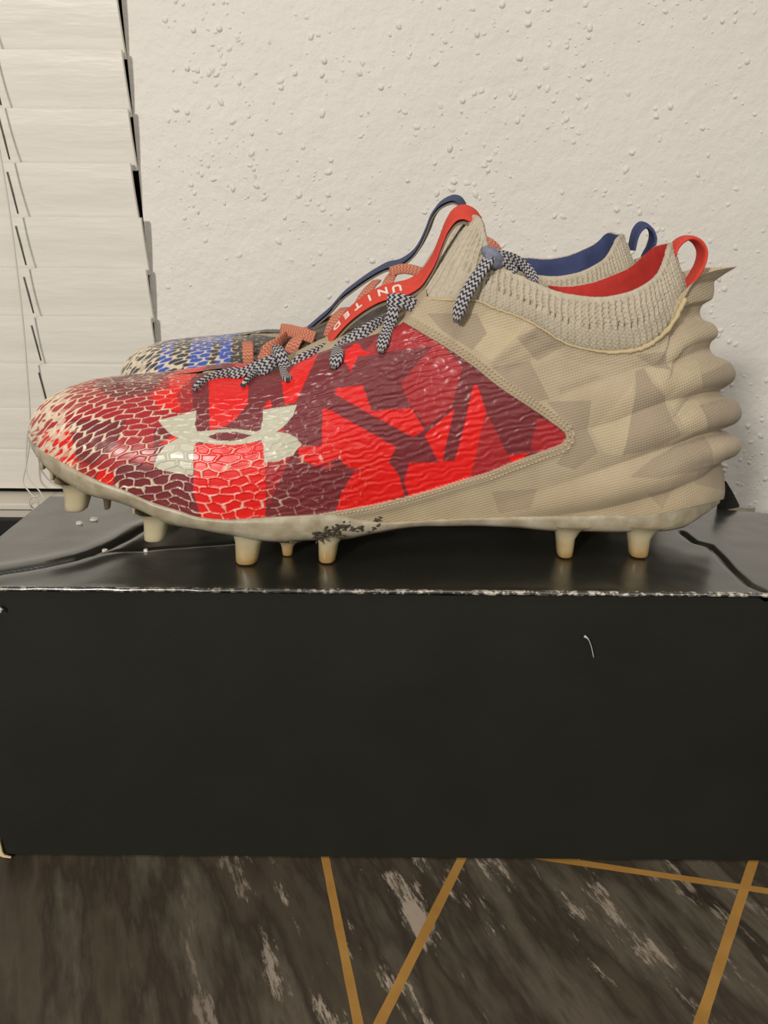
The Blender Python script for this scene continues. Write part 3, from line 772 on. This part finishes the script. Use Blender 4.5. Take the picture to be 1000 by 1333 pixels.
V, F = tube(spline(px_path(cp), 160), .00065, 6); raw_mesh('pull_cord', V, F, MCW, bt)
V, F = tube(spline(px_path([(36,560,Yb),(34,600,Yb),(37,622,Yb-.004),(52,640,Yb-.012),(62,655,Yb-.014)]), 50), .0006, 6); raw_mesh('pull_cord', V, F, MCW, bt)

# ================================================================== SHOE BOX
BX0, BX1, BY0, BY1 = -.1800, .2050, .2712, .4920
bxr = thing('shoe_box', (0.0125, .375, 0), 'crumpled black cardboard shoe box under the two cleats, worn pale along its front top edge', 'box')
def box_mat(name, worn):
    t = NT(name); g = t.geo(); n = t.noise(g, 25, 4); n2 = t.noise(g, 300, 5, .7)
    base = t.mix(n, lin((26, 27, 22)), lin((34, 34, 29)))
    if worn:
        sp = t.n('ShaderNodeSeparateXYZ'); t.l(g, sp.inputs[0])
        ed = t.math('SUBTRACT', sp.outputs[1], BY0); em = t.math('LESS_THAN', ed, .0012)
        wr = t.ramp(n2, [(.50, 0), (.58, 1)])
        xm = t.ramp(t.math('MULTIPLY_ADD', sp.outputs[0], 2.5, .5), [(.0, .5), (.35, .45), (.55, .8), (.75, 1), (1, .7)])
        em = t.math('MULTIPLY', t.math('MULTIPLY', em, wr), xm)
        base = t.mix(em, base, lin((196, 188, 170)))
    rough = t.math('MULTIPLY_ADD', n, .12, .24 if worn else .52)
    if worn: t.set(Coat_Weight=.9, Coat_Roughness=.2, Coat_IOR=1.7)
    t.set(Base_Color=base, Roughness=rough, Specular_IOR_Level=.7 if worn else .2, Normal=t.bump(t.noise(g, 700, 3), .00008)); return t.m
M_LID = box_mat('black_lid_card', True); M_BODY = box_mat('black_box_card', False)
def fold_drop(X, Y):
    """crushed rear corners of the lid: level in front of the fold, dropping behind it"""
    foldL = .3790; foldR = .3700 + np.clip((X - .17), 0, 1) * -.25
    mL = 1 - sm(-.135, -.085, X); mR = sm(.125, .150, X)
    d = np.maximum(mL * np.clip(Y - foldL, 0, 1) * .75, mR * np.clip(Y - foldR, 0, 1) * .75)
    return np.minimum(d, .055)
crL = [PZ(float(a), float(b), LID)[:2] for a, b in ((-90,772),(0,747),(60,737),(100,728),(140,714),(165,702),(184,690),(215,680))]
crL2 = [PZ(float(a), float(b), LID)[:2] for a, b in ((110,726),(170,717),(240,711),(310,706))]
crR = [PZ(float(a), float(b), LID)[:2] for a, b in ((888,692),(905,705),(925,710),(936,721),(952,739),(975,760),(1010,776))]
def lid_z(X, Y):
    z = -fold_drop(X, Y)
    for cr_, dep, wd in ((crL, .0016, .0016), (crL2, .0006, .0010), (crR, .0020, .0013)):
        d = pldist(X, Y, [tuple(q) for q in cr_]); z = z - dep * np.exp(-(d / wd) ** 2)
    # slight pillow outside the creases
    dL = pldist(X, Y, [tuple(q) for q in crL]); z = z + .0010 * np.exp(-((dL - .006) / .005) ** 2) * (X < -.10)
    z = z + .00025 * (vnoise(X * 120 + 50, Y * 120) - 1)
    return z
nx, ny = 420, 230
gx = np.linspace(BX0, BX1, nx)[:, None] * np.ones((1, ny)); gy = np.ones((nx, 1)) * np.linspace(BY0, BY1, ny)[None]
zz = LID + lid_z(gx, gy) * sm(0, .004, gy - BY0)
topg = np.stack([gx, gy, zz], -1)
th = .0016
# rounded front edge rows + underside
r0 = topg[:, 0].copy(); e1 = r0 + [0, -.0005, -.0003]; e2 = r0 + [0, -.0007, -.0009]; e3 = r0 + [0, -.0004, -.0016]
wobb = (vnoise(np.arange(nx) / 9., np.zeros(nx)) - .5) * .0006
for e_ in (e1, e2, e3): e_[:, 2] += wobb * .6; e_[:, 1] += wobb * .5
und = topg[:, ::6].copy(); und[..., 2] -= th
G = np.concatenate([np.stack([topg[:, ny-1-j] for j in range(ny)], 1), np.stack([e1, e2, e3], 1), und], 1)
raw_mesh('lid', G.reshape(-1, 3), gridfaces(nx, G.shape[1]), M_LID, bxr)
# body: walls that follow the lid, dented at the crushed rear corners
inset = .0012
per = []
nseg = 120
for i in range(nseg): per.append((BX0 + inset + (BX1-BX0-2*inset) * i / nseg, BY0 + inset))
for i in range(60): per.append((BX1 - inset, BY0 + inset + (BY1-BY0-2*inset) * i / 60))
for i in range(nseg): per.append((BX1 - inset - (BX1-BX0-2*inset) * i / nseg, BY1 - inset))
for i in range(60): per.append((BX0 + inset, BY1 - inset - (BY1-BY0-2*inset) * i / 60))
per = np.array(per); hz = LID - th - .0008 + lid_z(per[:, 0], per[:, 1]); hz = np.minimum(hz, LID - th - .0008)
hz += (vnoise(np.arange(len(per)) / 5., np.ones(len(per))) - .5) * .0004
rows = []
for f in np.r_[0, .012, np.linspace(.05, .95, 8), .985, 1.0]:
    z = hz * f; r_ = np.stack([per[:, 0], per[:, 1], np.maximum(z, .0004)], -1)
    bow = .0012 * math.sin(math.pi * f); r_[:, 1] -= np.where(per[:, 1] < BY0 + .01, bow * np.sin((per[:, 0]-BX0)/(BX1-BX0)*np.pi), 0)
    if f == 0: r_[:, 1] += np.where(per[:, 1] < BY0 + .01, .0012, 0)
    rows.append(r_)
G = np.stack(rows, 0); nb_ = len(per)
Fb = [list(f) for f in gridfaces(len(rows), nb_, flip=True, closed_m=True)] + [list(range(nb_))]
raw_mesh('box_body', G.reshape(-1, 3), Fb, M_BODY, bxr, smooth=False)
# tuck flap standing up behind the heel, torn corner, scratch
def slab(pts, Y, name, mat, parent, thick=.0012, dirv=(0, 1, 0)):
    p = np.array([P(a, b, Y) for a, b in pts]); q = p + np.array(dirv) * thick; n = len(p)
    F = [list(range(n)), list(range(2*n-1, n-1, -1))] + [[i, n+i, n+(i+1) % n, (i+1) % n] for i in range(n)]
    return raw_mesh(name, np.vstack([p, q]), F, mat, parent, smooth=False)
slab([(933,672),(938,640),(941,626),(946,627),(955,642),(963,658),(961,662),(950,664),(945,672)], .372, 'tuck_flap', M_BODY, bxr)['label'] = 'dark tuck flap poking up at the rear right corner'
slab([(947,664),(962,661),(978,662),(984,661),(983,667),(965,668),(946,669)], .3705, 'torn_edge', simple('raw_card', (120, 112, 98), .9, 300, .3), bxr, .0006)
slab([(-8,1086),(0,1098),(3,1110),(6,1114),(14,1116),(14,1117.5),(4,1116),(-8,1112)], .2708, 'torn_corner', simple('torn_card', (205, 180, 140), .9, 300, .3), bxr, .0006)['label'] = 'torn pale cardboard at the lower left corner'
p = spline(px_path([(761,828,.2700),(766,832,.2700),(770,842,.2700),(773,856,.2700)]), 14)
V, F = tube(p, np.r_[np.linspace(.0006, .00022, 4), np.full(10, .00016)], 6); raw_mesh('scratch', V, F, simple('pale_scratch', (190, 186, 172), .8), bxr)
V, F = tube(spline(px_path([(0,797,.2700),(2,794,.2700),(-4,790,.2700)]), 6), .0006, 6); raw_mesh('scratch', V, F, bpy.data.materials['pale_scratch'], bxr)
# paper flecks lying on the lid
FL = [(103,682,.0018,'paper fleck on the box lid, lower left of the pair under the red toe'), (122,677,.0020,'paper fleck on the box lid, upper right of the pair under the red toe'),
      (136,715,.0016,'curled paper fleck in the left crease of the box lid'), (190,718,.0010,'tiny paper fleck on the lid in front of the second stud')]
for (a, b, r, lab) in FL:
    c = PZ(float(a), float(b), LID); c[2] = LID + float(lid_z(c[0:1], c[1:2])[0]) + .0001
    n = 9; an = np.linspace(0, 2*np.pi, n, endpoint=False); rr = r * (.6 + .5 * RNG.rand(n))
    top = np.stack([c[0] + rr*np.cos(an), c[1] + rr*np.sin(an)*.8, c[2] + .0007 + .0006*RNG.rand(n)], -1); bot = top.copy(); bot[:, 2] = c[2]
    F = [list(range(n)), list(range(2*n-1, n-1, -1))] + [[i, n+i, n+(i+1) % n, (i+1) % n] for i in range(n)]
    o = raw_mesh('paper_fleck', np.vstack([top, bot]), F, M_WHITE, smooth=False); o['label'] = lab; o['category'] = 'paper scrap'; o['group'] = 'white flecks on the box lid'

# ================================================================== CLEATS
near = thing('football_cleat', (0, YC, LID), 'red and maroon low-top cleat with a white chest logo mark, tan wavy heel and navy-white laces, in front', 'cleat', 'pair of cleats on the box')
near['label'] = 'front cleat, red and maroon side with pale logo, tan ribbed heel, navy and white laces'
ZERO = (0, 0, 0)
add_upper(near, ZERO, 'red', (1250, 300, 380, 90))
build_collar(near, ZERO, M_RED_LIN)
plate = build_plate(near, ZERO); build_studs(near, plate, ZERO)
build_tongue(near, ZERO); heel_loop(near, ZERO, M_RED_WEB)
stitches(near, RED_EDGE, 5.0, ZERO); stitches(near, RED_EDGE[:16], 10.5, ZERO)
# seam cord around the collar
cs = spline([(556,389),(600,391),(622,392),(646,402),(690,419),(737,447),(784,458),(827,456),(856,442),(878,417),(892,389)], 110)
cw = np.array([P(a, b, YC - topline(a)[1] - .0006) for a, b in cs]); cw += (RNG.rand(*cw.shape) - .5) * .0004
V, F = tube(cw, (.0004 + .0006 * sm(760, 830, cs[:, 0])) * (.8 + .5 * RNG.rand(len(cw))), 7); raw_mesh('collar_seam', V, F, simple('yellowed_seam', (186, 168, 128), .8, 300, .2), near)
# tongue pull tab with lettering
def tab(root, pts, yc, mat, wd, width, name='pull_tab', thick=.0016):
    p = spline(px_path([(a, b, yc) for a, b in pts]), 120); return p, strap(p, wd, width, thick, name, mat, root)
TABP = [(424,452),(432,437),(448,417),(463,403),(480,391),(498,382),(518,377),(532,373),(546,364),(557,350),(566,334),(574,314),(582,295),(592,281),(604,276),(616,281),(623,289)]
WD = (.10, .86, .46)
tp, tabo = tab(near, TABP, YC - .004, M_RED_WEB, WD, .0120)
child_org(tabo, near)
p2 = tp + np.array([.0004, .0009, -.0017]); strap(p2[:], WD, .0132, .0012, 'tab_backing', M_EDGE, near)
def lettering(word, path, frac0, frac1, wd, size, mat, parent, off):
    s = np.linspace(0, 1, len(path)); out = []
    T = np.gradient(path, axis=0); T /= np.linalg.norm(T, axis=1)[:, None]
    for i, ch in enumerate(word):
        f = frac0 + (frac1 - frac0) * i / (len(word) - 1)
        c = np.array([np.interp(f, s, path[:, k]) for k in range(3)]); t = np.array([np.interp(f, s, T[:, k]) for k in range(3)])
        wv = np.array(wd, float); wv -= wv.dot(t) * t; wv /= np.linalg.norm(wv); nrm = np.cross(t, wv); nrm /= np.linalg.norm(nrm)
        if nrm[1] > 0: nrm = -nrm
        xd = -t; yd = np.cross(nrm, xd)
        cu = bpy.data.curves.new('letter', 'FONT'); cu.body = ch; cu.size = size; cu.align_x = 'CENTER'; cu.align_y = 'CENTER'; cu.extrude = .00012; cu.offset = .00016
        tmp = bpy.data.objects.new('tmp', cu); sc.collection.objects.link(tmp); bpy.context.view_layer.update()
        me = bpy.data.meshes.new_from_object(tmp); bpy.data.objects.remove(tmp)
        v = np.empty(len(me.vertices) * 3); me.vertices.foreach_get('co', v); v = v.reshape(-1, 3)
        W = c + v[:, :1] * xd + v[:, 1:2] * yd * 1.15 + (v[:, 2:] + off) * nrm
        out.append((W, [list(q.vertices) for q in me.polygons])); bpy.data.meshes.remove(me)
    V, F = joinm(out); raw_mesh('lettering', V, F, mat, parent, smooth=False)
lettering('UNITED', tp, .445, .115, WD, .0062, M_WHITE, tabo, .0009)
# laces of the near cleat: short folded ends lying over the eyestay
def lace(root, pts, wd, width=.0052, thick=.0022, mat=M_LACE_N, taper=.004, lift=.0016, yoff=None):
    q = []
    for a in pts:
        if len(a) == 3: q.append(P(float(a[0]), float(a[1]), a[2]))
        else: q.append(P(float(a[0]), float(a[1]), surfY(a[0], a[1]) - lift))
    strap(spline(np.array(q), 40), wd, width, thick, 'shoelace', mat, root, taper=taper)
YE = YC - .014
lace(near, [(312,483,YE),(290,487,YE-.002),(270,494),(252,507)], (.3,.2,1), .0040)
lace(near, [(368,462,YE+.004),(340,474,YE),(318,484,YE-.002),(300,489,YE-.002)], (.2,.5,1), .0044, taper=0)
lace(near, [(372,466,YE+.002),(352,474,YE-.002),(334,488,YE-.003),(316,502)], (.3,.1,1), .0052)
lace(near, [(360,452,YE+.004),(366,462,YE-.001),(371,480,YE-.004),(375,495)], (1,.1,0), .0050)
lace(near, [(425,452,YE+.005),(404,462,YE-.001),(388,470,YE-.003),(374,490,YE-.0035)], (.2,.3,1), .0044, taper=0)
lace(near, [(470,428,YE+.006),(455,442,YE-.001),(442,452,YE-.005),(438,466),(434,480)], (1,.1,.25), .0056)
lace(near, [(500,418,YE+.006),(480,428,YE),(466,438,YE-.002),(450,446,YE-.002)], (.2,.4,1), .0052, taper=0)
lace(near, [(511,394,YE),(512,406,YE-.004),(506,425,YE-.006),(499,444),(495,459)], (1,.1,.2), .0050)
lace(near, [(505,391,YE-.001),(520,391,YE-.003),(533,395,YE-.002),(546,403,YE-.001)], (.2,.3,1), .0056, taper=0)
# dark eyestay strip and second lace rows in the throat
for a, b in ((430,450),(470,436)):
    pass
# bow knot and long lace end hanging over the collar
YK = YC - .021
kn = px_path([(632,326,YK),(640,331,YK-.003),(648,336,YK-.002),(652,342,YK+.001),(643,343,YK-.003),(637,335,YK-.004),(645,329,YK)])
V, F = tube(spline(kn, 60), .0021, 10); raw_mesh('lace_knot', V, F, simple('grey_blue_lace', (120, 124, 140), .8, 700, .35, .0003, 2000), near)
lace(near, [(638,335,YK-.004),(630,348,YK-.006),(620,362,YK-.008),(610,378,YK-.0095),(600,398,YK-.011),(593,420,YK-.0125)], (1,0,.5), .0050, .0026, taper=.005)
lace(near, [(645,332,YK-.002),(657,338,YK-.001),(666,348,YK+.000),(673,360,YK-.001)], (.6,.3,1), .0042, .0024)
lace(near, [(650,332,YK),(668,337,YK+.004),(683,347,YK+.006),(692,358,YK+.004),(698,370,YK-.001)], (.6,.3,1), .0042, .0024)
# cracked glue at the sole under the arch
lst = []
for i in range(80):
    f = RNG.rand(); x = 404 + 92 * f; y = 700 - 26 * f + RNG.randn() * 4 + (6 if f > .6 else 0)
    c = P(x, y, YC - float(half_w(np.array([x]))[0]) * 1.035 - .0002 + RNG.rand() * .0012); r = .0004 + .0008 * RNG.rand()
    a = RNG.rand() * 6.28; p = np.array([c + np.array([math.cos(a), .2 * RNG.randn(), .5 * math.sin(a)]) * r * k for k in (-1.6, -.4, .5, 1.5)])
    lst.append(tube(p, [r*.3, r*.7, r*.6, r*.25], 6))
V, F = joinm(lst); o = raw_mesh('cracked_glue', V, F, M_DIRT, near); o['kind'] = 'stuff'; o['label'] = 'dark crumbling glue at the arch'

# ---- rear cleat (blue), same last, heel swung towards the front one
far = thing('football_cleat', (0, YC, LID), 'rear cleat, mostly hidden, blue and dark with white netted toe, navy tab, orange laces', 'cleat', 'pair of cleats on the box')
FROT = math.radians(-7.0); FLOC = np.array([.0035, YC + .0935, LID + .0025])
DSH = (0, 0, 0)
add_upper(far, DSH, 'blue', (620, 150, 300, 70))
build_collar(far, DSH, M_NAVY_LIN, .36, .0060)
STUD_LIFT = -.0025
plate2 = build_plate(far, DSH); build_studs(far, plate2, (0, 0, 0), -.0025)
build_tongue(far, DSH)
_pp = px_path
def px_path(pts, shift=(0, 0, 0)):
    # points given where the rear cleat finally stands, brought back to its own frame
    p = _pp(pts) - FLOC; c, s_ = math.cos(-FROT), math.sin(-FROT)
    q = p.copy(); q[:, 0] = p[:, 0]*c - p[:, 1]*s_; q[:, 1] = p[:, 0]*s_ + p[:, 1]*c
    return q + np.array([0, YC, LID])
YF = YC + .088
FT = [(400,428),(414,416),(430,402),(446,384),(462,371),(482,357),(502,346),(520,341),(536,330),(547,316),(556,298),(564,278),(574,265),(588,258),(598,260),(604,268)]
fp, ftab = tab(far, FT, YF, M_NAVY_WEB, (.1, .93, .22), .0125)
strap(fp + np.array([.0005, .0004, -.0016]), (.1, .93, .22), .0135, .0012, 'tab_backing', M_EDGE, far)
# heel loop of the rear cleat is folded short and wide
pl = spline(px_path([(a, b, YF) for a, b in ((822,326),(826,308),(831,298),(838,293),(846,297),(850,308),(847,322),(841,334),(836,348))]), 50)
strap(pl, (0, 1, .15), .018, .0022, 'heel_pull_loop', M_NAVY_LIN, far)
YO = YF - .016
def olace(pts, wd, w_=.0065): strap(spline(px_path(pts), 30), wd, w_, .0018, 'shoelace', M_LACE_O, far, taper=0)
olace([(322,446,YO+.004),(323,450,YO-.002),(323,462,YO-.006),(324,476,YO-.006)], (1,0,0), .0060)
olace([(340,470,YO-.006),(348,456,YO-.006),(360,448,YO-.004),(372,438,YO+.002)], (.2,.2,1), .0064)
olace([(366,429,YO+.006),(380,431,YO+.002),(398,436,YO-.004),(410,440,YO-.006)], (.1,.3,1), .0066)
olace([(378,460,YO-.006),(382,450,YO-.006),(388,440,YO-.003),(394,428,YO+.004)], (1,0,.3), .0072)
olace([(428,440,YO-.008),(433,424,YO-.007),(440,410,YO-.003),(448,402,YO+.003)], (1,0,.3), .0064)
olace([(468,398,YO-.008),(474,386,YO-.007),(482,374,YO-.003),(490,366,YO+.003)], (1,0,.3), .0060)
olace([(500,388,YO-.008),(504,372,YO-.007),(508,362,YO-.003),(514,354,YO+.003)], (1,0,.3), .0060)
olace([(508,354,YO-.002),(524,350,YO-.004),(540,352,YO-.006),(556,358,YO-.006)], (.1,.3,1), .0052)
olace([(626,311,YF-.01),(636,315,YF-.012),(645,322,YF-.012),(651,334,YF-.012)], (.5,.3,1), .0046)
# brown dark eyestay edge of the rear cleat
V, F = tube(spline(px_path([(338,466,YO),(372,446,YO+.004),(398,434,YO+.008),(430,420,YO+.01),(446,412,YO+.01)]), 40), .0016, 8)
raw_mesh('eyestay_edge', V, F, simple('brown_eyestay', (96, 84, 70), .7, 200, .3), far)

far.location = FLOC; far.rotation_euler = (0, 0, FROT)
